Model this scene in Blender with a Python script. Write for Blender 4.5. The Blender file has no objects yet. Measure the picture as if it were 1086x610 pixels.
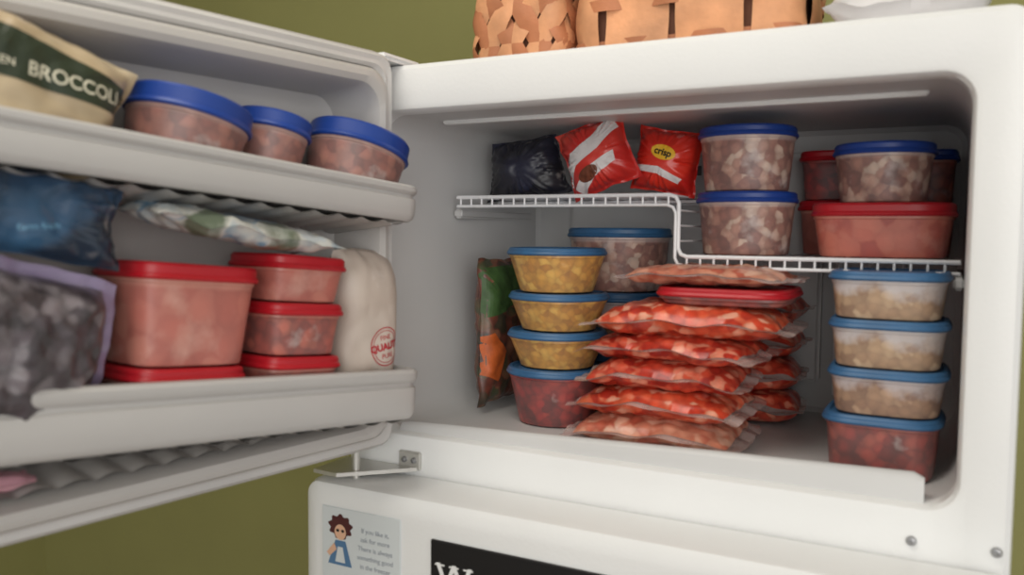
import bpy, bmesh, math, random
from mathutils import Vector, Matrix, noise
from mathutils.bvhtree import BVHTree
random.seed(3)
S = bpy.context.scene
COL = S.collection

# ------------------------------------------------------------ materials
def newmat(name):
    m = bpy.data.materials.new(name); m.use_nodes = True
    nt = m.node_tree
    return m, nt, nt.nodes['Principled BSDF']

def lin(c):
    return tuple(((x/255.0+0.055)/1.055)**2.4 if x/255.0 > 0.04045 else x/255.0/12.92 for x in c)+(1,)

def plain(name, rgb, rough=0.4, bump=0.0, bscale=60, spec=0.5, metal=0, coat=0, vary=0.06, vscale=6):
    m, nt, b = newmat(name)
    c = lin(rgb)
    tc = nt.nodes.new('ShaderNodeTexCoord')
    n = nt.nodes.new('ShaderNodeTexNoise'); n.inputs['Scale'].default_value = vscale
    n.inputs['Detail'].default_value = 4
    nt.links.new(tc.outputs['Object'], n.inputs['Vector'])
    r = nt.nodes.new('ShaderNodeValToRGB')
    r.color_ramp.elements[0].position = 0.3; r.color_ramp.elements[1].position = 0.7
    r.color_ramp.elements[0].color = tuple(x*(1-vary) for x in c[:3])+(1,)
    r.color_ramp.elements[1].color = tuple(min(1, x*(1+vary)) for x in c[:3])+(1,)
    nt.links.new(n.outputs['Fac'], r.inputs['Fac'])
    nt.links.new(r.outputs['Color'], b.inputs['Base Color'])
    b.inputs['Roughness'].default_value = rough
    b.inputs['Metallic'].default_value = metal
    b.inputs['Specular IOR Level'].default_value = spec
    b.inputs['Coat Weight'].default_value = coat
    if bump:
        n2 = nt.nodes.new('ShaderNodeTexNoise'); n2.inputs['Scale'].default_value = bscale
        nt.links.new(tc.outputs['Object'], n2.inputs['Vector'])
        bp = nt.nodes.new('ShaderNodeBump'); bp.inputs['Strength'].default_value = bump
        bp.inputs['Distance'].default_value = 0.002
        nt.links.new(n2.outputs['Fac'], bp.inputs['Height'])
        nt.links.new(bp.outputs['Normal'], b.inputs['Normal'])
    return m

def food(name, cols, scale=80, frost=0.15, rough=0.42, top=None, frostcol=(225,215,210), bump=0.4, plastic=0.12, topband=0.86, frosttop=0.0, dark=0.45):
    """contents seen through frosted plastic: rounded chunks, frost patches, empty band under the rim"""
    m, nt, b = newmat(name)
    N = nt.nodes.new; L = nt.links.new
    tc = N('ShaderNodeTexCoord')
    dn = N('ShaderNodeTexNoise'); dn.inputs['Scale'].default_value = scale*0.8; dn.inputs['Detail'].default_value = 3
    L(tc.outputs['Object'], dn.inputs['Vector'])
    add = N('ShaderNodeVectorMath'); add.operation = 'MULTIPLY_ADD'
    L(dn.outputs['Color'], add.inputs[0]); add.inputs[1].default_value = (0.9/scale,)*3
    L(tc.outputs['Object'], add.inputs[2])
    v = N('ShaderNodeTexVoronoi'); v.feature = 'SMOOTH_F1'; v.inputs['Scale'].default_value = scale; v.inputs['Smoothness'].default_value = 0.35
    L(add.outputs[0], v.inputs['Vector'])
    sep = N('ShaderNodeSeparateColor'); L(v.outputs['Color'], sep.inputs[0])
    n = N('ShaderNodeTexNoise'); n.inputs['Scale'].default_value = scale*0.45; n.inputs['Detail'].default_value = 8; n.inputs['Roughness'].default_value = 0.65
    L(tc.outputs['Object'], n.inputs['Vector'])
    mx = N('ShaderNodeMix'); mx.data_type = 'FLOAT'; mx.inputs[0].default_value = 0.5
    L(sep.outputs[0], mx.inputs[2]); L(n.outputs['Fac'], mx.inputs[3])
    r = N('ShaderNodeValToRGB')
    k = len(cols)
    els = r.color_ramp.elements
    while len(els) < k: els.new(0.5)
    for i, c in enumerate(cols):
        els[i].position = 0.28+0.44*i/(k-1); els[i].color = lin(c)
    L(mx.outputs[0], r.inputs['Fac'])
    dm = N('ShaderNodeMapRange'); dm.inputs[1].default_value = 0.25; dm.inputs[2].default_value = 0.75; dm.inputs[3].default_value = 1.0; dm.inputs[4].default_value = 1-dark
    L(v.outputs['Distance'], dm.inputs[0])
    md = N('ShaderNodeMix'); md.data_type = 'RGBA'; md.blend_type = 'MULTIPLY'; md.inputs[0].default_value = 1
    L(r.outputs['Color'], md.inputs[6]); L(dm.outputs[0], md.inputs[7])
    fn = N('ShaderNodeTexNoise'); fn.inputs['Scale'].default_value = 22; fn.inputs['Detail'].default_value = 7
    L(tc.outputs['Object'], fn.inputs['Vector'])
    ff = fn.outputs['Fac']
    sx = N('ShaderNodeSeparateXYZ'); L(tc.outputs['Generated'], sx.inputs[0])
    if frosttop:
        ma = N('ShaderNodeMath'); ma.operation = 'MULTIPLY_ADD'
        ma.inputs[1].default_value = frosttop
        sb = N('ShaderNodeMath'); sb.operation = 'SUBTRACT'; L(sx.outputs[2], sb.inputs[0]); sb.inputs[1].default_value = 0.55
        L(sb.outputs[0], ma.inputs[0]); L(ff, ma.inputs[2]); ff = ma.outputs[0]
    fr = N('ShaderNodeValToRGB')
    fr.color_ramp.elements[0].position = 0.68-frost*0.5; fr.color_ramp.elements[0].color = (0,0,0,1)
    fr.color_ramp.elements[1].position = 0.84-frost*0.5; fr.color_ramp.elements[1].color = (0.75,)*3+(1,)
    L(ff, fr.inputs['Fac'])
    m1 = N('ShaderNodeMix'); m1.data_type = 'RGBA'
    L(fr.outputs['Color'], m1.inputs[0]); L(md.outputs[2], m1.inputs[6]); m1.inputs[7].default_value = lin(frostcol)
    m2 = N('ShaderNodeMix'); m2.data_type = 'RGBA'; m2.inputs[0].default_value = plastic
    L(m1.outputs[2], m2.inputs[6]); m2.inputs[7].default_value = lin((210,202,200))
    out = m2.outputs[2]
    if topband:
        tr = N('ShaderNodeValToRGB')
        tr.color_ramp.elements[0].position = topband; tr.color_ramp.elements[0].color = (0,0,0,1)
        tr.color_ramp.elements[1].position = topband+0.05; tr.color_ramp.elements[1].color = (0.6,)*3+(1,)
        L(sx.outputs[2], tr.inputs['Fac'])
        m3 = N('ShaderNodeMix'); m3.data_type = 'RGBA'
        L(tr.outputs['Color'], m3.inputs[0]); L(out, m3.inputs[6]); m3.inputs[7].default_value = lin(top or (190,176,172))
        out = m3.outputs[2]
    L(out, b.inputs['Base Color'])
    b.inputs['Roughness'].default_value = rough
    b.inputs['Coat Weight'].default_value = 0.2; b.inputs['Coat Roughness'].default_value = 0.28
    bp = N('ShaderNodeBump'); bp.inputs['Strength'].default_value = bump; bp.inputs['Distance'].default_value = 0.002
    L(n.outputs['Fac'], bp.inputs['Height']); L(bp.outputs['Normal'], b.inputs['Normal'])
    return m

def clear_plastic(name, tint=(225,205,200), alpha=0.42):
    m, nt, b = newmat(name)
    b.inputs['Base Color'].default_value = lin(tint)
    b.inputs['Roughness'].default_value = 0.18
    b.inputs['Coat Weight'].default_value = 0.5
    n = nt.nodes.new('ShaderNodeTexNoise'); n.inputs['Scale'].default_value = 60
    tc = nt.nodes.new('ShaderNodeTexCoord'); nt.links.new(tc.outputs['Object'], n.inputs['Vector'])
    mr = nt.nodes.new('ShaderNodeMapRange'); mr.inputs[3].default_value = alpha-0.2; mr.inputs[4].default_value = alpha+0.2
    nt.links.new(n.outputs['Fac'], mr.inputs[0]); nt.links.new(mr.outputs[0], b.inputs['Alpha'])
    return m

M = {}
M['enamel'] = plain('white_enamel', (236,237,237), 0.32, bump=0.12, bscale=220, vary=0.02)
M['liner'] = plain('freezer_liner_plastic', (207,207,207), 0.42, vary=0.03)
M['doorliner'] = plain('door_liner_plastic', (186,183,180), 0.45, vary=0.03)
M['rail'] = plain('door_rail_plastic', (188,186,184), 0.38, vary=0.03)
M['gasket'] = plain('gasket_rubber', (200,198,196), 0.6)
M['wall'] = plain('olive_wall_paint', (158,156,100), 0.8, bump=0.15, bscale=90, vary=0.05, vscale=3)
M['ceil'] = plain('ceiling_paint', (215,212,200), 0.9)
M['floor'] = plain('floor_vinyl', (120,95,70), 0.5, vary=0.2, vscale=8)
M['wire'] = plain('white_coated_wire', (238,239,242), 0.3)
M['blue'] = plain('blue_lid_plastic', (26,62,142), 0.4, vary=0.06)
M['blue2'] = plain('steel_blue_lid_plastic', (52,98,140), 0.42, vary=0.12, vscale=40)
M['red'] = plain('red_lid_plastic', (180,26,38), 0.38, vary=0.08)
M['chrome'] = plain('hinge_metal', (205,203,198), 0.35, metal=0.6)
M['screw'] = plain('screw_metal', (160,160,162), 0.35, metal=0.7)
M['grille'] = plain('toe_grille_plastic', (90,90,92), 0.5)
M['black'] = plain('black_sign_paint', (16,15,17), 0.5)
M['whitepaint'] = plain('white_letter_paint', (235,235,235), 0.6)
M['card'] = plain('magnet_card', (214,220,222), 0.5, vary=0.02)
M['ink'] = plain('grey_ink', (158,164,172), 0.6)
M['hair'] = plain('cartoon_hair_ink', (80,36,36), 0.7)
M['skin'] = plain('cartoon_skin_ink', (225,180,150), 0.7)
M['dress'] = plain('cartoon_dress_ink', (84,122,160), 0.7)
M['wood'] = plain('basket_splint_wood', (214,154,112), 0.6, bump=0.4, bscale=120, vary=0.26, vscale=18)
M['wooddark'] = plain('basket_splint_wood_dark', (180,116,80), 0.6, bump=0.4, bscale=120, vary=0.24, vscale=14)
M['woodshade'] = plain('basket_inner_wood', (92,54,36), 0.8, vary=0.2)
M['stampink'] = plain('red_stamp_ink', (190,30,50), 0.6)
M['green'] = plain('dark_green_label', (44,54,38), 0.5, vary=0.15)
M['leaf'] = plain('leaf_green_print', (66,96,52), 0.5, vary=0.2, vscale=60)
M['orangep'] = plain('orange_print', (196,96,44), 0.5, vary=0.2, vscale=60)
M['lettercream'] = plain('cream_letter_ink', (214,210,188), 0.6)
M['palebl'] = plain('pale_blue_ink', (110,160,190), 0.6)
M['yellowp'] = plain('yellow_print', (240,190,50), 0.4)
M['whitep'] = plain('white_print', (226,222,222), 0.45)
M['brownp'] = plain('brown_print', (110,60,40), 0.5, vary=0.3, vscale=90)
M['clear'] = clear_plastic('clear_bag_plastic')
M['clearp'] = clear_plastic('purple_bag_plastic', (176,160,196), 0.6)

F = {}
F['soup'] = food('vegetable_soup_frozen', [(122,66,54),(156,98,82),(182,132,112),(216,186,166)], 75, 0.18, top=(206,190,186), dark=0.35, plastic=0.14)
F['chili'] = food('tomato_sauce_frozen', [(138,50,38),(168,66,50),(190,92,70)], 70, 0.12, top=(200,136,122))
F['chilidark'] = food('beef_chili_frozen', [(112,54,44),(140,74,60),(162,98,80)], 80, 0.12, top=(186,156,148), dark=0.3, plastic=0.14)
F['sauce'] = food('pink_sauce_frozen', [(172,76,58),(188,92,74),(200,116,96)], 40, 0.26, top=(204,146,130), frostcol=(208,152,136), dark=0.15)
F['orange'] = food('orange_sauce_frozen', [(182,62,42),(200,82,56),(212,110,84)], 45, 0.15, top=(208,134,116), frostcol=(224,160,140), dark=0.15)
F['yellow'] = food('creamed_corn_frozen', [(186,124,34),(218,156,50),(232,182,78)], 95, 0.06, top=(210,162,76), topband=0.9, frostcol=(238,216,162), dark=0.25)
F['redberry'] = food('red_sauce_frozen', [(112,14,16),(160,24,24),(182,50,38)], 75, 0.04, top=(150,30,30), topband=0.9)
F['tan'] = food('chicken_stew_frosted', [(150,112,80),(178,142,106),(200,168,132)], 95, 0.30, frostcol=(206,202,206), topband=0.92, frosttop=0.5, dark=0.22)
F['brown'] = food('lentil_stew_frosted', [(134,94,68),(162,122,90),(186,148,116)], 95, 0.24, frostcol=(204,196,200), topband=0.92, frosttop=0.5, dark=0.25)
F['redb'] = food('salsa_frozen', [(106,24,18),(148,40,30),(168,70,52)], 70, 0.08, top=(160,90,80), topband=0.9)
F['meat'] = food('diced_tomato_meat', [(184,44,22),(220,74,40),(234,108,70),(242,172,144)], 75, 0.06, 0.3, topband=None, frostcol=(242,190,170), plastic=0.02, dark=0.3)
F['meat2'] = food('minced_meat_red', [(170,34,20),(206,58,34),(224,92,62),(236,150,122)], 85, 0.05, 0.3, topband=None, frostcol=(238,180,160), plastic=0.02, dark=0.3)
F['pale'] = food('sliced_chicken_pale', [(196,96,70),(222,146,116),(234,182,156)], 70, 0.16, 0.3, topband=None, frostcol=(238,208,192), plastic=0.04, dark=0.25)
F['berries'] = food('frozen_berries', [(44,36,44),(78,68,76),(106,98,104),(134,126,132)], 60, 0.08, 0.4, topband=None, frostcol=(136,128,134), plastic=0.04, dark=0.5)
F['sidebag'] = food('vegetable_bag_print', [(60,52,34),(116,54,38),(140,90,66),(70,76,46)], 50, 0.04, 0.35, topband=None, plastic=0.03)
F['navy'] = food('navy_bag_film', [(12,14,30),(20,24,48),(32,38,70)], 18, 0.0, 0.45, topband=None, plastic=0.02, bump=0.15)
F['bluebag'] = food('blue_bag_film', [(16,40,62),(26,66,100),(44,98,136)], 12, 0.0, 0.3, topband=None, plastic=0.02, bump=0.15)
F['tealbag'] = food('white_blue_bag_film', [(90,104,84),(206,206,200),(84,134,166),(216,216,212),(196,200,200)], 24, 0.12, 0.3, topband=None, plastic=0.04, bump=0.15, dark=0.08)
F['redbag'] = food('red_bag_film', [(196,30,22),(220,46,30),(232,64,44)], 14, 0.0, 0.3, topband=None, plastic=0.01, bump=0.1, dark=0.1)
F['redwhite'] = food('red_white_bag_film', [(206,36,30),(216,50,38),(226,76,60)], 20, 0.0, 0.28, topband=None, plastic=0.02, bump=0.1, dark=0.1)
F['kraft'] = food('cream_bag_film', [(166,144,112),(184,164,132),(198,182,152)], 14, 0.04, 0.45, topband=None, plastic=0.03, bump=0.15, dark=0.15)
F['whitebag'] = food('white_flour_bag_paper', [(192,176,164),(206,192,180),(214,204,194)], 12, 0.05, 0.7, topband=None, plastic=0.03, bump=0.15, dark=0.1)
F['pink'] = food('pink_bag_film', [(204,140,160),(218,166,176)], 12, 0.05, 0.4, topband=None, dark=0.1)
F['whitefilm'] = food('white_bag_film', [(214,212,214),(230,228,230)], 10, 0.1, 0.5, topband=None, bump=0.1, dark=0.05)

# ------------------------------------------------------------ mesh helpers
def mk(name, verts, faces, mats, parent=None, smooth=True, mi=None, angle=35, M4=None):
    me = bpy.data.meshes.new(name)
    me.from_pydata([tuple(v) for v in verts], [], faces)
    for m in (mats if isinstance(mats, list) else [mats]): me.materials.append(m)
    if mi:
        for p, i in zip(me.polygons, mi): p.material_index = i
    bm = bmesh.new(); bm.from_mesh(me)
    bmesh.ops.recalc_face_normals(bm, faces=bm.faces)
    bm.to_mesh(me); bm.free()
    if smooth:
        for p in me.polygons: p.use_smooth = True
        me.set_sharp_from_angle(angle=math.radians(angle))
    o = bpy.data.objects.new(name, me); COL.objects.link(o)
    if parent: o.parent = parent
    if M4 is not None: o.matrix_world = M4
    return o

def empty(name, M4=None, loc=None):
    e = bpy.data.objects.new(name, None); COL.objects.link(e)
    e.empty_display_size = 0.05
    if M4 is not None: e.matrix_world = M4
    if loc: e.location = loc
    return e

def loft(rings, cap0=True, cap1=True):
    n = len(rings[0]); v = []; f = []
    for r in rings: v += r
    for i in range(len(rings)-1):
        for j in range(n):
            a = i*n+j; b = i*n+(j+1) % n
            f.append((a, b, b+n, a+n))
    if cap0: f.append(tuple(reversed(range(n))))
    if cap1: f.append(tuple(range((len(rings)-1)*n, len(rings)*n)))
    return v, f

def rrect(x0, x1, z0, z1, r, y, k=8):
    pts = []
    for cx, cz, a0 in ((x1-r, z1-r, 0), (x0+r, z1-r, 90), (x0+r, z0+r, 180), (x1-r, z0+r, 270)):
        for i in range(k+1):
            a = math.radians(a0+90*i/k)
            pts.append((cx+r*math.cos(a), y, cz+r*math.sin(a)))
    return pts

def box(name, x0, x1, y0, y1, z0, z1, mat, parent=None, bev=0.003, M4=None):
    bm = bmesh.new()
    bmesh.ops.create_cube(bm, size=1)
    for v in bm.verts:
        v.co = Vector(((x0+x1)/2+v.co.x*(x1-x0), (y0+y1)/2+v.co.y*(y1-y0), (z0+z1)/2+v.co.z*(z1-z0)))
    if bev:
        bmesh.ops.bevel(bm, geom=list(bm.edges), offset=bev, segments=3, affect='EDGES')
    v = [tuple(x.co) for x in bm.verts]
    bm.verts.index_update()
    f = [tuple(x.index for x in fc.verts) for fc in bm.faces]
    bm.free()
    return mk(name, v, f, mat, parent, M4=M4)

def tube(V, Fc, pts, r, n=8):
    pts = [Vector(p) for p in pts]; base = len(V)
    for i, p in enumerate(pts):
        d = (pts[min(i+1, len(pts)-1)]-pts[max(i-1, 0)]).normalized()
        up = Vector((0, 0, 1)) if abs(d.z) < 0.9 else Vector((1, 0, 0))
        a = d.cross(up).normalized(); b = d.cross(a)
        for j in range(n):
            t = 2*math.pi*j/n
            V.append(tuple(p+a*r*math.cos(t)+b*r*math.sin(t)))
    for i in range(len(pts)-1):
        for j in range(n):
            A = base+i*n+j; B = base+i*n+(j+1) % n
            Fc.append((A, B, B+n, A+n))
    Fc.append(tuple(base+j for j in range(n))); Fc.append(tuple(base+(len(pts)-1)*n+j for j in range(n)))

def sring(a, b, z, e, n=56):
    pts = []
    for i in range(n):
        t = 2*math.pi*i/n; c, s = math.cos(t), math.sin(t)
        pts.append((a*math.copysign(abs(c)**(2/e), c), b*math.copysign(abs(s)**(2/e), s), z))
    return pts

def container(name, w, d, h, e, foodm, lidm, M4, taper=0.10, lidh=0.012):
    P = empty(name, M4)
    a, b = w/2-0.004, d/2-0.004
    hb = h-lidh+0.002
    prof = [(1-taper-0.06, 0.0), (1-taper-0.015, 0.0015), (1-taper, 0.005)]
    for i in range(1, 7):
        q = i/6; prof.append((1-taper*(1-q), 0.005+(hb-0.012)*q))
    prof += [(1.02, hb-0.006), (1.02, hb)]
    v, f = loft([sring(a*s, b*s, z, e) for s, z in prof])
    mk('body', v, f, foodm, P)
    o = 0.004
    z0 = h-lidh
    lp = [(-0.003, z0-0.001), (0.0035, z0-0.001), (o+0.001, z0+0.001), (o, z0+0.004), (o-0.0012, z0+0.005), (o-0.0012, h-0.003), (o-0.003, h-0.0005), (o-0.005, h), (-0.003, h),
          (-0.005, h-0.0025), (-0.012, h-0.0025), (-0.014, h-0.001), (-0.022, h-0.001)]
    v, f = loft([sring(a+s, b+s, z, e) for s, z in lp])
    mk('lid', v, f, lidm, P)
    return P

def bag(name, w, l, t, mats, M4, lump=0.004, lscale=40, seed=0, fill=0.84, nu=56, nv=44, droop=0.0, crumple=0.0, taperv=0.0, edge=True, cs=18, pw=3.5, radial=0.0):
    """soft pouch: two sheets welded along flat sealed edges; radial = creases running in from the seals"""
    V = []; Fc = []; MI = []
    def base(u, v):
        x = u*w/2*(1-taperv*(v+1)/2); y = v*l/2
        x *= 1-0.05*abs(v)**3+0.03*noise.noise(Vector((v*2.3, seed, 0)))
        y *= 1-0.06*abs(u)**3+0.05*noise.noise(Vector((u*2.3, 5+seed, 0)))
        if radial:
            x *= 1-0.13*(1-abs(v)**2)*abs(u)**4
            y *= 1-0.10*(1-abs(u)**2)*abs(v)**4
        return x, y
    idx = {}
    for s in (1, -1):
        for i in range(nu+1):
            for j in range(nv+1):
                u = -1+2*i/nu; v = -1+2*j/nv
                onb = i in (0, nu) or j in (0, nv)
                if s == -1 and onb:
                    idx[(s, i, j)] = idx[(1, i, j)]; continue
                x, y = base(u, v)
                fu = min(1, abs(u)/fill); fv = min(1, abs(v)/fill)
                k = max(0, (1-fu**pw))*max(0, (1-fv**pw))
                th = t/2*k**0.5
                q = Vector((x*lscale+seed*9, y*lscale, s*3+seed))
                th += lump*(noise.noise(q)+0.5*noise.noise(q*2.1))*min(1, k*3)
                if radial:
                    ang = math.atan2(v, u); rr = max(abs(u), abs(v))
                    th += radial*rr**2*(1-rr**6)*(abs(noise.noise(Vector((math.cos(ang)*5+seed, math.sin(ang)*5, s))))*2-0.5)
                if onb: th = 0
                else: th = max(th, 0.0006)
                c = 0
                if crumple:
                    q2 = Vector((x*cs+seed*5, y*cs, seed))
                    c = crumple*(noise.noise(q2)+0.7*abs(noise.noise(q2*2.3))-0.2)
                z = s*th + c - droop*(abs(u)**2.5) + 0.006*noise.noise(Vector((u*3+seed, v*3, 1)))*(1-k)
                idx[(s, i, j)] = len(V); V.append((x, y, z))
    for s in (1, -1):
        for i in range(nu):
            for j in range(nv):
                a, b, c, d = idx[(s, i, j)], idx[(s, i+1, j)], idx[(s, i+1, j+1)], idx[(s, i, j+1)]
                Fc.append((a, b, c, d) if s == 1 else (d, c, b, a))
                u = abs(-1+2*(i+.5)/nu); v = abs(-1+2*(j+.5)/nv)
                MI.append(1 if (edge and len(mats) > 1 and (u > fill+0.01 or v > fill+0.01)) else 0)
    return mk(name, V, Fc, mats, M4=M4, mi=MI, angle=60)

def text_mesh(name, body, size, mat, parent, M4, wrap=None, thick=0.0004, bold=0.0):
    cu = bpy.data.curves.new(name, 'FONT'); cu.body = body; cu.size = size; cu.align_x = 'CENTER'; cu.align_y = 'CENTER'
    cu.offset = bold
    if not wrap: cu.extrude = thick
    to = bpy.data.objects.new(name+'_c', cu); COL.objects.link(to)
    bpy.context.view_layer.update()
    dg = bpy.context.evaluated_depsgraph_get()
    me = bpy.data.meshes.new_from_object(to.evaluated_get(dg))
    bpy.data.objects.remove(to)
    me.name = name
    return place(me, name, mat, parent, M4, wrap, 0.0011)

def place(me, name, mat, parent, M4, wrap, off=0.0006):
    me.materials.clear(); me.materials.append(mat)
    if wrap:
        bpy.context.view_layer.update()
        bm = bmesh.new(); bm.from_mesh(me)
        bmesh.ops.triangulate(bm, faces=bm.faces)
        for _ in range(4):
            es = [e for e in bm.edges if e.calc_length() > 0.003]
            if es: bmesh.ops.subdivide_edges(bm, edges=es, cuts=1)
            bmesh.ops.triangulate(bm, faces=bm.faces)
        wm = wrap.matrix_world
        bb = bmesh.new(); bb.from_mesh(wrap.data); bb.transform(wm)
        tree = BVHTree.FromBMesh(bb)
        d = -(M4.to_3x3() @ Vector((0, 0, 1))).normalized()
        miss = []
        for v in bm.verts:
            p = M4 @ v.co
            hit = tree.ray_cast(p-d*0.3, d)
            if hit[0]: v.co = hit[0]-d*off
            else: miss.append(v)
        bmesh.ops.delete(bm, geom=miss, context='VERTS')
        bb.free(); bm.to_mesh(me); bm.free()
        o = bpy.data.objects.new(name, me); COL.objects.link(o)
    else:
        me.transform(M4)
        o = bpy.data.objects.new(name, me); COL.objects.link(o)
    o.parent = parent
    if parent:
        bpy.context.view_layer.update()
        o.matrix_parent_inverse = parent.matrix_world.inverted()
    return o

def flat(name, pts, mat, parent, M4, wrap=None, hole=None, off=0.0006):
    me = bpy.data.meshes.new(name)
    if hole is None:
        me.from_pydata([(x, y, 0) for x, y in pts], [], [tuple(range(len(pts)))])
    else:
        n = len(pts)
        me.from_pydata([(x, y, 0) for x, y in pts+hole], [], [(i, (i+1) % n, n+(i+1) % n, n+i) for i in range(n)])
    return place(me, name, mat, parent, M4, wrap, off)

def circ(cx, cy, rx, ry=None, n=32):
    ry = ry or rx
    return [(cx+rx*math.cos(2*math.pi*i/n), cy+ry*math.sin(2*math.pi*i/n)) for i in range(n)]

T = Matrix.Translation
def R(a, ax): return Matrix.Rotation(math.radians(a), 4, ax)

# ------------------------------------------------------------ room
def slab(name, x0, x1, y0, y1, z0, z1, mat): return box(name, x0, x1, y0, y1, z0, z1, mat, bev=0)
slab('floor', -2.0, 2.6, -3.4, 0.9, -0.06, 0.0, M['floor'])
slab('ceiling', -2.0, 2.6, -3.4, 0.9, 2.6, 2.66, M['ceil'])
slab('wall_back', -2.0, 2.6, 0.80, 0.90, 0, 2.6, M['wall'])
slab('wall_left', -2.1, -2.0, -3.4, 0.9, 0, 2.6, M['wall'])
slab('baseboard_back', -2.0, 2.6, 0.785, 0.80, 0, 0.09, M['ceil'])

# ------------------------------------------------------------ refrigerator
fridge = empty('refrigerator')
X0, X1 = -0.09, 0.706
ZT = 1.69
OX0, OX1, OZ0, OZ1 = -0.045, 0.657, 1.204, 1.628
rings = [rrect(X0, X1, 0.03, ZT, 0.012, 0.72),
         rrect(X0, X1, 0.03, ZT, 0.022, 0.014),
         rrect(X0+0.002, X1-0.002, 0.032, ZT-0.002, 0.022, 0.006),
         rrect(X0+0.007, X1-0.007, 0.037, ZT-0.008, 0.022, 0.001),
         rrect(X0+0.014, X1-0.014, 0.044, ZT-0.016, 0.022, 0.0),
         rrect(OX0-0.008, OX1+0.008, OZ0-0.008, OZ1+0.008, 0.034, 0.0),
         rrect(OX0-0.003, OX1+0.003, OZ0-0.003, OZ1+0.003, 0.031, 0.002),
         rrect(OX0, OX1, OZ0, OZ1, 0.03, 0.008),
         rrect(OX0+0.002, OX1-0.0005, OZ0, OZ1, 0.03, 0.03)]
v, f = loft(rings, True, False)
mk('cabinet_shell', v, f, M['enamel'], fridge, angle=30)
rings = [rrect(OX0+0.002, OX1-0.0005, OZ0, OZ1, 0.03, 0.03),
         rrect(-0.02, 0.656, OZ0, OZ1, 0.03, 0.25),
         rrect(-0.012, 0.655, OZ0, OZ1, 0.03, 0.425),
         rrect(-0.005, 0.648, OZ0+0.007, OZ1-0.007, 0.025, 0.432)]
v, f = loft(rings, False, True)
mk('freezer_liner', v, f, M['liner'], fridge, angle=30)
box('ceiling_ridge', 0.0, 0.615, 0.100, 0.114, OZ1-0.005, OZ1+0.002, M['enamel'], fridge, 0.002)
rg = []
for x, hh in ((-0.012, 0.010), (0.0, 0.012), (0.2, 0.018), (0.4, 0.024), (0.618, 0.029), (0.628, 0.024)):
    z0 = OZ0-0.003; z1 = OZ0+hh
    rg.append([(x, 0.014, z0), (x, 0.016, z1-0.006), (x, 0.020, z1-0.001), (x, 0.025, z1), (x, 0.032, z1-0.003), (x, 0.040, z1-0.012), (x, 0.046, z0)])
v, f = loft(rg)
mk('floor_lip', v, f, M['liner'], fridge, angle=50)
box('evaporator_cover', 0.06, 0.47, 0.412, 0.434, 1.25, 1.60, M['liner'], fridge, 0.006)
for i in range(3):
    box('liner_rib_%d' % i, 0.488+i*0.045, 0.496+i*0.045, 0.420, 0.434, 1.23, 1.60, M['enamel'], fridge, 0.003)
for i in range(12):
    box('air_slot_%d' % i, 0.12+i*0.025, 0.135+i*0.025, 0.4105, 0.413, 1.565, 1.58, M['grille'], fridge, 0)
rings = [rrect(X0-0.002, X1+0.002, 0.10, 1.151, 0.015, -0.006),
         rrect(X0-0.004, X1+0.004, 0.10, 1.151, 0.018, -0.012),
         rrect(X0-0.004, X1+0.004, 0.10, 1.151, 0.018, -0.068),
         rrect(X0-0.001, X1+0.001, 0.103, 1.148, 0.018, -0.079),
         rrect(X0+0.006, X1-0.006, 0.110, 1.141, 0.018, -0.084),
         rrect(X0+0.020, X1-0.020, 0.124, 1.127, 0.018, -0.086)]
v, f = loft(rings)
mk('lower_door', v, f, M['enamel'], fridge)
box('toe_grille', X0+0.01, X1-0.01, -0.03, 0.02, 0.0, 0.09, M['grille'], fridge, 0.004)
V = [(-0.085, -0.075, 1.157), (-0.045, -0.078, 1.157), (0.03, -0.004, 1.157), (-0.085, -0.004, 1.157)]
V += [(x, y, z+0.005) for x, y, z in V]
mk('hinge_plate', V, [(3,2,1,0),(4,5,6,7),(0,1,5,4),(1,2,6,5),(2,3,7,6),(3,0,4,7)], M['chrome'], fridge, smooth=False)
box('hinge_flange', 0.0, 0.034, -0.005, 0.001, 1.158, 1.182, M['chrome'], fridge, 0.0015)
def screw(name, x, y, z, r=0.006):
    v, f = loft([[(x+s*math.cos(t*math.pi/8), yy, z+s*math.sin(t*math.pi/8)) for t in range(16)] for s, yy in
                 ((r, y), (r, y-0.002), (r*0.8, y-0.0035), (r*0.35, y-0.004), (r*0.3, y-0.0025))])
    mk(name, v, f, M['screw'], fridge)
screw('hinge_screw_1', 0.010, -0.005, 1.171, 0.004); screw('hinge_screw_2', 0.025, -0.005, 1.171, 0.004)
screw('frame_screw_1', 0.619, 0.0, 1.169, 0.005); screw('frame_screw_2', 0.693, 0.0, 1.171, 0.005)
V = []; Fc = []
tube(V, Fc, [(-0.035, -0.05, 1.15), (-0.035, -0.05, 1.205)], 0.005, 12)
mk('hinge_pin', V, Fc, M['chrome'], fridge)
box('top_hinge_cover', -0.06, 0.000, -0.035, 0.05, 1.690, 1.699, M['enamel'], fridge, 0.004)

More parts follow.
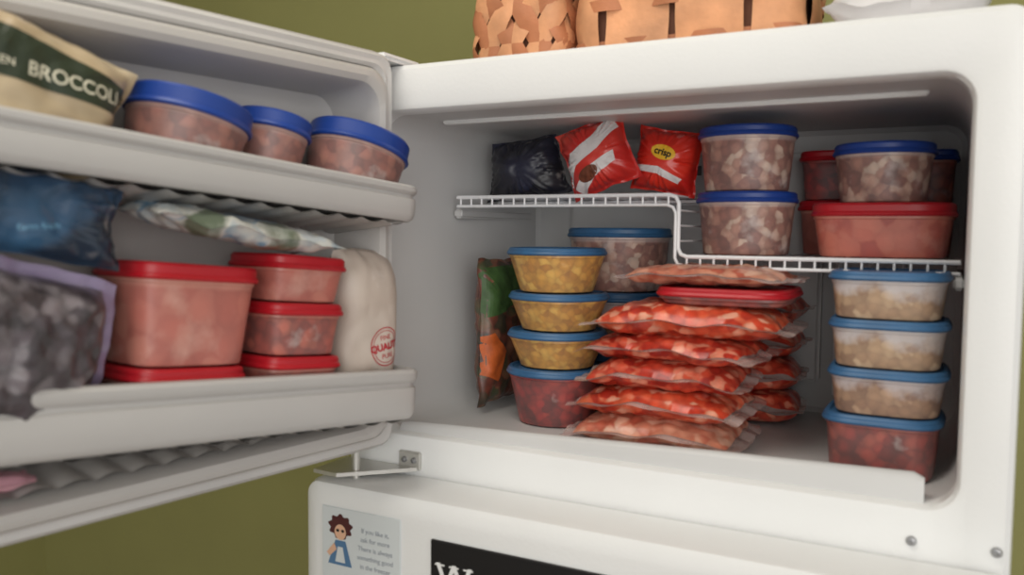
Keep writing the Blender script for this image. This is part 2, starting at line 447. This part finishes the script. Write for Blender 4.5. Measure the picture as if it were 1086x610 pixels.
# wire shelf (two levels)
V = []; Fc = []
zu, zl = 1.523, 1.443
xs, xm, xe = -0.008, 0.327, 0.652
yf, yb = 0.155, 0.40
for dz, rr in ((0, 0.0028), (-0.013, 0.0022)):
    tube(V, Fc, [(xs, yf, zu+dz), (xm-0.012+dz*.3, yf, zu+dz), (xm-0.004+dz*.3, yf, zu-0.003+dz), (xm+dz*.3, yf, zu-0.011+dz), (xm+dz*.3, yf, zl+0.011+dz), (xm+0.004+dz*.3, yf, zl+0.003+dz), (xm+0.012, yf, zl+dz), (xe, yf, zl+dz)], rr)
for y in (yb, 0.28):
    tube(V, Fc, [(xs, y, zu-0.004), (xm, y, zu-0.004), (xm, y, zl-0.004), (xe, y, zl-0.004)], 0.0025)
x = xs+0.006
while x < xm-0.008:
    tube(V, Fc, [(x, yf, zu-0.013), (x, yf, zu), (x, yf+0.004, zu+0.0005), (x, yb, zu+0.0005)], 0.0015, 6); x += 0.0175
x = xm+0.012
while x < xe:
    tube(V, Fc, [(x, yf, zl-0.013), (x, yf, zl), (x, yf+0.004, zl+0.0005), (x, yb, zl+0.0005)], 0.0015, 6); x += 0.0175
for z in (zu-0.02, zu-0.04, zu-0.06):
    tube(V, Fc, [(xm, yf, z), (xm, yb, z)], 0.0015, 6)
mk('wire_shelf', V, Fc, M['wire'], fridge)
box('shelf_support_left', -0.024, -0.010, 0.17, 0.41, zu-0.03, zu-0.016, M['liner'], fridge, 0.003)
box('shelf_support_right', 0.645, 0.657, 0.13, 0.41, zl-0.03, zl-0.016, M['liner'], fridge, 0.003)

# ------------------------------------------------------------ freezer door (local: x=t along door, y=h inward normal, z up)
MD = T((0.0, -0.02, 0)) @ R(-99.5, 'Z')
door = empty('freezer_door', MD)
DZ0, DZ1, DW = 1.190, 1.70, 0.765
def dr(i, h, r, ib=None):
    ib = i if ib is None else ib
    return rrect(i, DW-i, DZ0+ib, DZ1-i, r, h)
rings = [dr(0.012, -0.085, 0.02), dr(0.003, -0.081, 0.02), dr(0.0, -0.072, 0.02), dr(0.0, -0.012, 0.022), dr(0.003, -0.004, 0.022), dr(0.008, -0.001, 0.022), dr(0.026, 0.0, 0.025, 0.02),
         dr(0.028, 0.006, 0.026, 0.021), dr(0.031, 0.024, 0.03, 0.024), dr(0.036, 0.031, 0.03, 0.028), dr(0.043, 0.033, 0.03, 0.034), dr(0.050, 0.030, 0.03, 0.041), dr(0.054, 0.020, 0.03, 0.045), dr(0.062, -0.040, 0.03, 0.050), dr(0.070, -0.046, 0.03, 0.056)]
v, f = loft(rings)
mk('door_panel', v, f, M['doorliner'], door)
rings = [dr(0.008, -0.001, 0.02), dr(0.007, 0.006, 0.02), dr(0.011, 0.011, 0.02), dr(0.016, 0.009, 0.02), dr(0.021, 0.011, 0.02), dr(0.025, 0.006, 0.02, 0.0205), dr(0.024, -0.001, 0.02, 0.020)]
v, f = loft(rings, False, False)
mk('door_gasket', v, f, M['gasket'], door)
def scallop(name, t0, t1, P, z0, z1, h0, h1, par, amp=0.006, per=0.034):
    V = []; Fc = []; n = int((t1-t0)/per*12)
    for i in range(n+1):
        t = t0+(t1-t0)*i/n
        s = abs(math.sin(math.pi*(t-t0)/per))
        V += [(t, h0, z0-amp*s), (t, h1, z1-amp*s*0.6)]
    Fc = [(2*i, 2*i+2, 2*i+3, 2*i+1) for i in range(n)]
    m = len(V)
    V += [(x, y, z+0.003+abs(amp)) for x, y, z in V]
    Fc += [(m+2*i+1, m+2*i+3, m+2*i+2, m+2*i) for i in range(n)]
    Fc += [(2*i, m+2*i, m+2*i+2, 2*i+2) for i in range(n)]
    return mk(name, V, Fc, M['doorliner'], par)
SL = -4.9
def shelf(idx, z, H, t_end=0.70):
    MS = MD @ T((0.05, 0, z)) @ R(SL, 'Y')
    path = []
    r = 0.018; t0 = -0.010; hf = 0.077
    path.append((t0, 0.005, -1, 0)); path.append((t0, hf-r, -1, 0))
    for i in range(1, 6):
        a = math.radians(180-90*i/6); path.append((t0+r+r*math.cos(a), hf-r+r*math.sin(a), math.cos(a), math.sin(a)))
    nseg = 24
    for i in range(nseg+1): path.append((t0+r+(t_end-t0-2*r)*i/nseg, hf, 0, 1))
    for i in range(1, 6):
        a = math.radians(90-90*i/6); path.append((t_end-r+r*math.cos(a), hf-r+r*math.sin(a), math.cos(a), math.sin(a)))
    path.append((t_end, hf-r, 1, 0)); path.append((t_end, 0.005, 1, 0))
    prof = [(-0.004, 0), (0.003, 0), (0.0065, 0.003), (0.0085, 0.008), (0.009, H*0.5), (0.008, H*0.62), (0.005, H*0.66), (0.0045, H*0.72), (0.0075, H*0.76), (0.0095, H*0.82), (0.0095, H*0.93), (0.007, H*0.985), (0.002, H), (-0.004, H*0.99), (-0.005, H*0.9)]
    V = []; Fc = []; m = len(prof)
    for t, h, nx, ny in path:
        for n, zz in prof: V.append((t+nx*n, h+ny*n, zz))
    for i in range(len(path)-1):
        for j in range(m):
            a = i*m+j; b = i*m+(j+1) % m
            Fc.append((a, b, b+m, a+m))
    Fc.append(tuple(range(m))); Fc.append(tuple((len(path)-1)*m+j for j in range(m)))
    rel = MD.inverted() @ MS
    V = [tuple(rel @ Vector(p)) for p in V]
    mk('shelf_rail_%d' % idx, V, Fc, M['rail'], door)
    x0, x1 = -0.004, t_end-0.004
    bx = [(x, y, zz) for x in (x0, x1) for y in (-0.042, 0.074) for zz in (0.001, 0.005)]
    bx = [tuple(rel @ Vector(p)) for p in bx]
    mk('shelf_floor_%d' % idx, bx, [(0,1,3,2),(4,6,7,5),(0,4,5,1),(2,3,7,6),(0,2,6,4),(1,5,7,3)], M['rail'], door, smooth=False)
    o = scallop('shelf_ribs_%d' % idx, 0.0, t_end-0.02, None, -0.010, -0.001, -0.040, 0.072, door, 0.007)
    o.data.transform(rel)
    return MS
MS1 = shelf(1, 1.484, 0.043)
MS2 = shelf(2, 1.247, 0.060)
scallop('bottom_ribs', 0.06, 0.70, None, 1.2355, 1.2300, -0.044, 0.020, door, -0.007)

# ---- things on the upper door shelf (frame: x=t-0.05, y=h, z above floor)
E = 0.0055
def tilt(x, y, z, a): return MS1 @ T((x, y, z)) @ R(a, 'Y')
container('round_food_container', 0.128, 0.118, 0.086, 2.0, F['chilidark'], M['blue'], tilt(0.043, 0.015, E+0.012, -12), 0.13, 0.022)
container('round_food_container', 0.086, 0.098, 0.090, 2.0, F['chilidark'], M['blue'], tilt(0.1575, 0.0, E+0.006, -9), 0.13, 0.019)
container('round_food_container', 0.124, 0.120, 0.083, 2.0, F['chilidark'], M['blue'], tilt(0.262, 0.012, E+0.007, -9), 0.13, 0.021)
FACE = Matrix(((-1,0,0,0),(0,0,1,0),(0,1,0,0),(0,0,0,1)))  # bag xy -> (-t, z), normal +h
bro = bag('frozen_broccoli_bag', 0.27, 0.130, 0.080, [F['kraft']], MS1 @ T((0.458, 0.036, 0.071)) @ FACE @ R(-13, 'Z'), 0.004, 25, 2, fill=0.93, crumple=0.006, radial=0.006)
ML = MS1 @ T((0.392, 0.08, 0.077)) @ FACE @ R(-5, 'Z')
flat('label_band', [(-0.115, -0.012), (-0.07, -0.014), (0.050, -0.017), (0.064, -0.006), (0.056, 0.010), (0.0, 0.018), (-0.05, 0.026), (-0.115, 0.034)], M['green'], bro, ML, bro)
text_mesh('label_text', 'BROCCOLI', 0.0165, M['lettercream'], bro, MS1 @ T((0.391, 0.0808, 0.074)) @ FACE @ R(-5, 'Z'), bro, bold=0.0002)
text_mesh('label_text_small', 'FROZEN', 0.009, M['lettercream'], bro, MS1 @ T((0.458, 0.0808, 0.080)) @ FACE @ R(-3, 'Z'), bro, bold=0.0001)

# ---- lower door shelf
container('square_food_container', 0.124, 0.112, 0.064, 5, F['chili'], M['red'], MS2 @ T((0.279, 0.014, E)), 0.08)
container('square_food_container', 0.134, 0.112, 0.098, 5, F['sauce'], M['red'], MS2 @ T((0.276, 0.016, E+0.065)), 0.10, 0.015)
container('square_food_container', 0.104, 0.100, 0.072, 5, F['chili'], M['red'], MS2 @ T((0.149, 0.024, E)), 0.08)
container('square_food_container', 0.104, 0.100, 0.056, 5, F['chili'], M['red'], MS2 @ T((0.149, 0.024, E+0.073)), 0.08)
container('square_food_container', 0.104, 0.100, 0.050, 5, F['sauce'], M['red'], MS2 @ T((0.149, 0.024, E+0.130)), 0.08, 0.014)
qb = bag('flour_bag', 0.096, 0.192, 0.075, [F['whitebag']], MS2 @ T((0.041, 0.024, 0.105)) @ FACE, 0.002, 20, 5, fill=0.97, crumple=0.003)
MQ = MS2 @ T((0.028, 0.08, 0.086)) @ FACE @ R(12, 'Z')
flat('stamp_ring', circ(0, 0, 0.0235), M['stampink'], qb, MQ, qb, hole=circ(0, 0, 0.0222))
flat('stamp_ring_inner', circ(0, 0, 0.0195), M['stampink'], qb, MQ, qb, hole=circ(0, 0, 0.0187))
text_mesh('stamp_text', 'QUALITY', 0.0115, M['stampink'], qb, MQ, qb, bold=0.0004)
text_mesh('stamp_text_small', 'FINE', 0.008, M['stampink'], qb, MQ @ T((0, 0.011, 0)), qb)
text_mesh('stamp_text_small_b', 'PURE', 0.008, M['stampink'], qb, MQ @ T((0, -0.011, 0)), qb)
bag('frozen_berry_bag', 0.19, 0.155, 0.095, [F['berries'], M['clearp']], MS2 @ T((0.452, 0.042, 0.086)) @ FACE @ R(-8, 'Z'), 0.008, 45, 6, fill=0.86, crumple=0.006)
bb = bag('blue_vegetable_bag', 0.20, 0.080, 0.050, [F['bluebag']], MS2 @ T((0.450, 0.050, 0.203)) @ FACE @ R(-12, 'X') @ R(-6, 'Z'), 0.004, 30, 8, fill=0.92, crumple=0.006, cs=26, radial=0.008)
text_mesh('bag_text', 'farm fresh', 0.008, M['palebl'], bb, MS2 @ T((0.436, 0.10, 0.190)) @ FACE @ R(8, 'Z'), bb)
bag('printed_vegetable_bag', 0.235, 0.105, 0.026, [F['tealbag']], MS2 @ T((0.232, 0.040, 0.208)) @ R(180, 'Z') @ R(4, 'Y') @ R(6, 'X'), 0.003, 30, 9, fill=0.92, crumple=0.004, nv=30, radial=0.005)
bag('pink_bag', 0.16, 0.045, 0.018, [F['pink']], MD @ T((0.53, 0.005, 1.2545)), 0.002, 30, 10, fill=0.9, nv=20)

# ------------------------------------------------------------ freezer interior, floor level
fz = OZ0+0.001
zz = fz
for h, fm in ((0.080, 'redberry'), (0.052, 'yellow'), (0.053, 'yellow'), (0.062, 'yellow')):
    container('round_food_container', 0.140, 0.138, h-0.0005, 2.1, F[fm], M['blue2'], T((0.150+random.uniform(-.003,.003), 0.172, zz)) @ R(random.uniform(-20,20),'Z'), 0.20, 0.009)
    zz += h
zz = fz
for h, fm in ((0.09, 'soup'), (0.09, 'brown'), (0.096, 'soup')):
    container('round_food_container', 0.158, 0.155, h-0.0005, 2.2, F[fm], M['blue2'], T((0.183, 0.325, zz)), 0.10, 0.013); zz += h
SIDE = Matrix(((0,0,1,0),(1,0,0,0),(0,1,0,0),(0,0,0,1)))
sb = bag('frozen_vegetable_bag', 0.17, 0.235, 0.042, [F['sidebag']], T((0.034, 0.225, fz+0.120)) @ SIDE, 0.004, 30, 11, fill=0.94, radial=0.004)
MSB = T((0.2, 0.225, fz+0.12)) @ SIDE
flat('print_leaf', [(-0.085, 0.02), (-0.03, 0.03), (0.05, 0.06), (0.05, 0.10), (-0.085, 0.095)], M['leaf'], sb, MSB, sb)
flat('print_carrot', [(-0.08, -0.06), (-0.045, -0.075), (-0.03, -0.03), (-0.06, 0.0), (-0.085, -0.01)], M['orangep'], sb, MSB, sb)
lay = [(0.325, 0.150, 0.036, 'pale', 0.205, 3), (0.330, 0.150, 0.036, 'meat', 0.200, -2), (0.335, 0.150, 0.037, 'meat2', 0.190, 4), (0.345, 0.150, 0.031, 'meat2', 0.205, -3), (0.365, 0.152, 0.040, 'meat', 0.235, 2)]
zz = fz
for i, (x, y, h, fm, w, a) in enumerate(lay):
    bag('frozen_meat_bag', w+0.03, 0.185, h+0.004, [F[fm], M['clear']], T((x-0.012, y, zz+h/2+0.001)) @ R(a, 'Z'), 0.0035, 55, 20+i, fill=0.86, droop=0.010)
    zz += h
container('rectangular_food_container', 0.165, 0.150, 0.021, 5, F['redb'], M['red'], T((0.395, 0.160, zz+0.001)), 0.03, 0.010)
bag('frozen_meat_bag', 0.225, 0.15, 0.024, [F['pale'], M['clear']], T((0.372, 0.152, zz+0.0365)) @ R(-3, 'Z'), 0.003, 55, 30, fill=0.86, droop=0.004)
zz2 = fz
for i in range(4):
    bag('frozen_meat_bag', 0.15, 0.13, 0.046, [F['meat2'], M['clear']], T((0.392, 0.318, zz2+0.026)) @ R(8-5*i, 'Z'), 0.003, 50, 33+i, fill=0.88, nu=36, nv=30)
    zz2 += 0.046
zz = fz
for h, fm in ((0.070, 'redb'), (0.052, 'brown'), (0.054, 'tan'), (0.053, 'tan')):
    container('square_food_container', 0.125, 0.125, h-0.0005, 4.0, F[fm], M['blue2'], T((0.582+random.uniform(-.003,.002), 0.132, zz)) @ R(random.uniform(-2,2),'Z'), 0.07, 0.009)
    zz += h

# ------------------------------------------------------------ on the wire shelf
UP = Matrix(((1,0,0,0),(0,0,-1,0),(0,1,0,0),(0,0,0,1)))  # bag xy -> (X,Z), normal -> -Y
zs = zu+0.003
bag('navy_frozen_food_bag', 0.155, 0.095, 0.070, [F['navy']], T((0.062, 0.240, zs+0.044)) @ UP @ R(6,'Z'), 0.005, 22, 40, fill=0.90, crumple=0.006, cs=24, pw=2.2, radial=0.012, taperv=0.25)
rw = bag('red_white_snack_bag', 0.112, 0.108, 0.064, [F['redwhite']], T((0.190, 0.212, zs+0.056)) @ UP @ R(20,'Z'), 0.003, 25, 41, fill=0.88, crumple=0.003, cs=24, pw=2.3, radial=0.011)
MW = T((0.186, 0.1, zs+0.052)) @ UP @ R(35, 'Z')
flat('white_swoosh', [(-0.05, 0.004), (-0.02, 0.020), (0.02, 0.022), (0.055, 0.036), (0.055, 0.014), (0.02, 0.002), (-0.02, 0.0), (-0.05, -0.016)], M['whitep'], rw, MW, rw)
flat('white_swoosh_b', [(-0.045, -0.022), (-0.01, -0.012), (0.035, -0.012), (0.03, -0.026), (-0.01, -0.028), (-0.04, -0.036)], M['whitep'], rw, MW, rw)
flat('brown_picture', circ(-0.012, -0.019, 0.017, 0.009), M['brownp'], rw, MW, rw, off=0.0012)
rb = bag('red_snack_bag', 0.102, 0.096, 0.068, [F['redbag']], T((0.282, 0.245, zs+0.048)) @ UP @ R(-10,'Z'), 0.003, 25, 42, fill=0.90, crumple=0.003, cs=24, pw=2.2, radial=0.011)
MB = T((0.286, 0.1, zs+0.058)) @ UP @ R(-18, 'Z')
flat('logo_oval', circ(0, 0, 0.018, 0.010), M['yellowp'], rb, MB, rb)
text_mesh('logo_text', 'crisp', 0.013, M['black'], rb, MB, rb, bold=0.0004)
flat('print_swoosh', [(-0.035, -0.026), (0.0, -0.020), (0.034, -0.028), (0.03, -0.036), (0.0, -0.030), (-0.035, -0.034)], M['whitep'], rb, MB, rb)
zs = zl+0.0025
container('round_food_container', 0.130, 0.128, 0.082, 2.1, F['soup'], M['blue'], T((0.398, 0.226, zs)), 0.10, 0.013)
container('round_food_container', 0.127, 0.125, 0.084, 2.1, F['soup'], M['blue'], T((0.397, 0.226, zs+0.0825)), 0.10, 0.013)
container('rectangular_food_container', 0.164, 0.150, 0.066, 4, F['orange'], M['red'], T((0.565, 0.235, zs)), 0.08, 0.015)
container('round_food_container', 0.118, 0.118, 0.072, 2.1, F['soup'], M['blue'], T((0.564, 0.225, zs+0.0665)), 0.10, 0.013)
container('square_food_container', 0.11, 0.082, 0.075, 4, F['sauce'], M['red'], T((0.500, 0.355, zs)), 0.08, 0.013)
container('square_food_container', 0.11, 0.082, 0.068, 4, F['redberry'], M['red'], T((0.500, 0.355, zs+0.0755)), 0.08, 0.013)
container('square_food_container', 0.08, 0.08, 0.070, 4, F['chili'], M['blue'], T((0.606, 0.360, zs)), 0.08, 0.013)
container('square_food_container', 0.08, 0.08, 0.070, 4, F['chili'], M['blue'], T((0.606, 0.360, zs+0.0705)), 0.08, 0.013)

# ------------------------------------------------------------ front magnets
yd = -0.0861
card = empty('magnet_card', T((0.0, yd, 1.07)) @ UP)
card_m = box('card', -0.060, 0.062, -0.052, 0.052, 0, 0.002, M['card'], card, 0.0008)
def cf(name, pts, mat, z=0.0024):
    me = bpy.data.meshes.new(name); me.from_pydata([(x, y, z) for x, y in pts], [], [tuple(range(len(pts)))])
    me.materials.append(mat); o = bpy.data.objects.new(name, me); COL.objects.link(o); o.parent = card
cf('figure_hair', [(-0.030+0.018*(1+0.12*math.sin(9*a))*math.cos(a), 0.028+0.015*(1+0.12*math.sin(9*a))*math.sin(a)) for a in [2*math.pi*i/48 for i in range(48)]], M['hair'])
cf('figure_face', circ(-0.030, 0.021, 0.009, 0.010), M['skin'], 0.0027)
cf('figure_glasses_l', circ(-0.034, 0.023, 0.0025, 0.002, 12), M['black'], 0.0029)
cf('figure_glasses_r', circ(-0.026, 0.023, 0.0025, 0.002, 12), M['black'], 0.0029)
cf('figure_dress', [(-0.038, 0.010), (-0.022, 0.010), (-0.012, -0.022), (-0.050, -0.022)], M['dress'])
cf('figure_arm', [(-0.040, 0.006), (-0.052, -0.008), (-0.047, -0.012), (-0.036, -0.002)], M['skin'], 0.0027)
cf('figure_apron', [(-0.034, 0.002), (-0.026, 0.002), (-0.022, -0.018), (-0.038, -0.018)], M['card'], 0.0029)
for i in range(5):
    t = ['If you like it,', 'ask for more', 'There is always', 'something good', 'in the freezer'][i]
    cu = bpy.data.curves.new('t', 'FONT'); cu.body = t; cu.size = 0.0085; cu.align_x = 'CENTER'; cu.extrude = 0.0002
    to = bpy.data.objects.new('tt', cu); COL.objects.link(to); bpy.context.view_layer.update()
    me = bpy.data.meshes.new_from_object(to.evaluated_get(bpy.context.evaluated_depsgraph_get())); bpy.data.objects.remove(to)
    me.materials.clear(); me.materials.append(M['ink'])
    o = bpy.data.objects.new('card_text_%d' % i, me); COL.objects.link(o); o.parent = card; o.location = (0.024, 0.026-i*0.0115, 0.0024)
sign = empty('black_letter_sign', T((0.28, yd, 1.04)) @ UP)
box('board', -0.173, 0.173, -0.069, 0.067, 0, 0.004, M['black'], sign, 0.001)
bpy.context.view_layer.update()
tx = 0.140; tz = 1.063
text_mesh('sign_letter', 'W', 0.046, M['whitepaint'], sign, T((tx, yd-0.0045, tz)) @ UP, None, bold=0.0004)
for i, dx in enumerate((-0.0195, 0.0, 0.0195)):
    box('letter_serif_%d' % i, dx-0.0065, dx+0.0065, 0.0150, 0.0166, 0, 0.0008, M['whitepaint'], sign, 0, T((tx, yd-0.0042, tz)) @ UP)
text_mesh('sign_text', 'e care', 0.040, M['whitepaint'], sign, T((tx+0.090, yd-0.0045, tz-0.018)) @ UP, None, bold=0.0006)

# ------------------------------------------------------------ on top of the refrigerator
def perim(w, d, e, n=400):
    P = [Vector(p) for p in sring(w/2, d/2, 0, e, n)]
    L = [0]
    for i in range(n): L.append(L[-1]+(P[(i+1) % n]-P[i]).length)
    tot = L[-1]
    def at(s, z, off, h, fl):
        s = (s % 1.0)*tot
        lo, hi = 0, n
        while hi-lo > 1:
            m = (lo+hi)//2
            if L[m] <= s: lo = m
            else: hi = m
        a, b = P[lo % n], P[(lo+1) % n]
        p = a.lerp(b, (s-L[lo])/max(1e-9, L[lo+1]-L[lo]))
        tn = (b-a).normalized(); nr = Vector((tn.y, -tn.x, 0))
        q = 1+fl*z/h
        return (p.x*q+nr.x*off, p.y*q+nr.y*off, z)
    return at
def basket(name, cx, cy, w, d, h, e, N, diag, fl=0.04, cover=0.46, rows=6, ph=0.5):
    P = empty(name, T((cx, cy, ZT+0.001)))
    at = perim(w, d, e)
    fams = (1, -1) if diag else (0,)
    for fam in fams:
        V = []; Fc = []
        for k in range(N):
            base = len(V); n = 48
            for i in range(n+1):
                z = 0.001+(h-0.002)*i/n
                s = (k+ph)/N + fam*(rows/2.0/N)*(i/n)
                if diag:
                    off = 0.003*fam*math.cos(math.pi*(i/n*rows) + k*math.pi)
                else:
                    off = 0.003*math.cos(math.pi*(i/n*4)+k*math.pi)
                for q in (-1, -0.5, 0, 0.5, 1):
                    V.append(at(s+q*cover/N, z, off+0.0015*(1-q*q), h, fl))
            for i in range(n):
                for q in range(4):
                    a = base+5*i+q; Fc.append((a, a+1, a+6, a+5))
        mk('splints_%d' % (fam+1), V, Fc, M['wood'] if fam >= 0 else M['wooddark'], P, angle=70)
    if not diag:   # horizontal weavers passing over and under the uprights
        for b in range(4):
            z0 = h*(0.05+0.24*b); nn = 240
            rg2 = [[at(i/nn, zq, -0.0005+0.0040*math.cos((i/nn*N-ph)*math.pi*2+math.pi*b), h, fl) for i in range(nn)] for zq in (z0, z0+h*0.07)]
            v, f = loft(rg2, False, False); mk('weaver_%d' % b, v, f, M['wooddark'], P, angle=70)
    rg = [[at(i/120, z, o, h, fl) for i in range(120)] for z, o in ((h-0.02, 0.006), (h, 0.006), (h, -0.007), (h-0.02, -0.007), (h-0.02, 0.006))]
    v, f = loft(rg, False, False); mk('rim', v, f, M['wood'], P)
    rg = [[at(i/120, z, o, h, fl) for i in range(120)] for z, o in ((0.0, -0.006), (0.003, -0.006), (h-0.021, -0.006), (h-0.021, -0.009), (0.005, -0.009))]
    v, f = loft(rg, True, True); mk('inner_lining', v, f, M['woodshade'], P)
    return P
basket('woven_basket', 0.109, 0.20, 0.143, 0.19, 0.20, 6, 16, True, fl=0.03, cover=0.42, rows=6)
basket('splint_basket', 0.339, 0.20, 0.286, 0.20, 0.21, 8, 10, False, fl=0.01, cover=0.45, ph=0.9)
bag('white_plastic_bag', 0.18, 0.22, 0.07, [F['whitefilm']], T((0.59, 0.20, ZT+0.038)), 0.004, 20, 50, fill=0.95, crumple=0.004, radial=0.006)

# ------------------------------------------------------------ lights
def area(name, loc, target, size, power, col=(1,1,1), sy=None):
    l = bpy.data.lights.new(name, 'AREA'); l.energy = power; l.size = size; l.color = col
    if sy: l.shape = 'RECTANGLE'; l.size_y = sy
    o = bpy.data.objects.new(name, l); COL.objects.link(o); o.location = loc
    o.rotation_euler = (Vector(target)-Vector(loc)).to_track_quat('-Z', 'Y').to_euler()
area('window_light', (1.8, -2.5, 1.9), (0.4, 0.1, 1.5), 2.0, 38, (1.0, 0.985, 0.95))
area('ceiling_lamp', (0.1, -0.7, 2.55), (0.1, -0.3, 0), 0.8, 11, (1.0, 0.95, 0.86))
w = bpy.data.worlds.new('world'); S.world = w; w.use_nodes = True
w.node_tree.nodes['Background'].inputs[0].default_value = (1.0, 0.985, 0.96, 1)
w.node_tree.nodes['Background'].inputs[1].default_value = 0.64

# ------------------------------------------------------------ camera
cd = bpy.data.cameras.new('camera'); cam = bpy.data.objects.new('camera', cd); COL.objects.link(cam)
cd.sensor_width = 36; cd.lens = 900/1086*36; cd.clip_start = 0.02
cd.dof.use_dof = True; cd.dof.focus_distance = 1.4; cd.dof.aperture_fstop = 4.0
cam.location = (0.651, -0.92, 1.472)
cam.matrix_world = T(cam.location) @ R(27.8, 'Z') @ R(90-3.7, 'X') @ R(0.53, 'Z')
S.camera = cam
S.view_settings.view_transform = 'Standard'
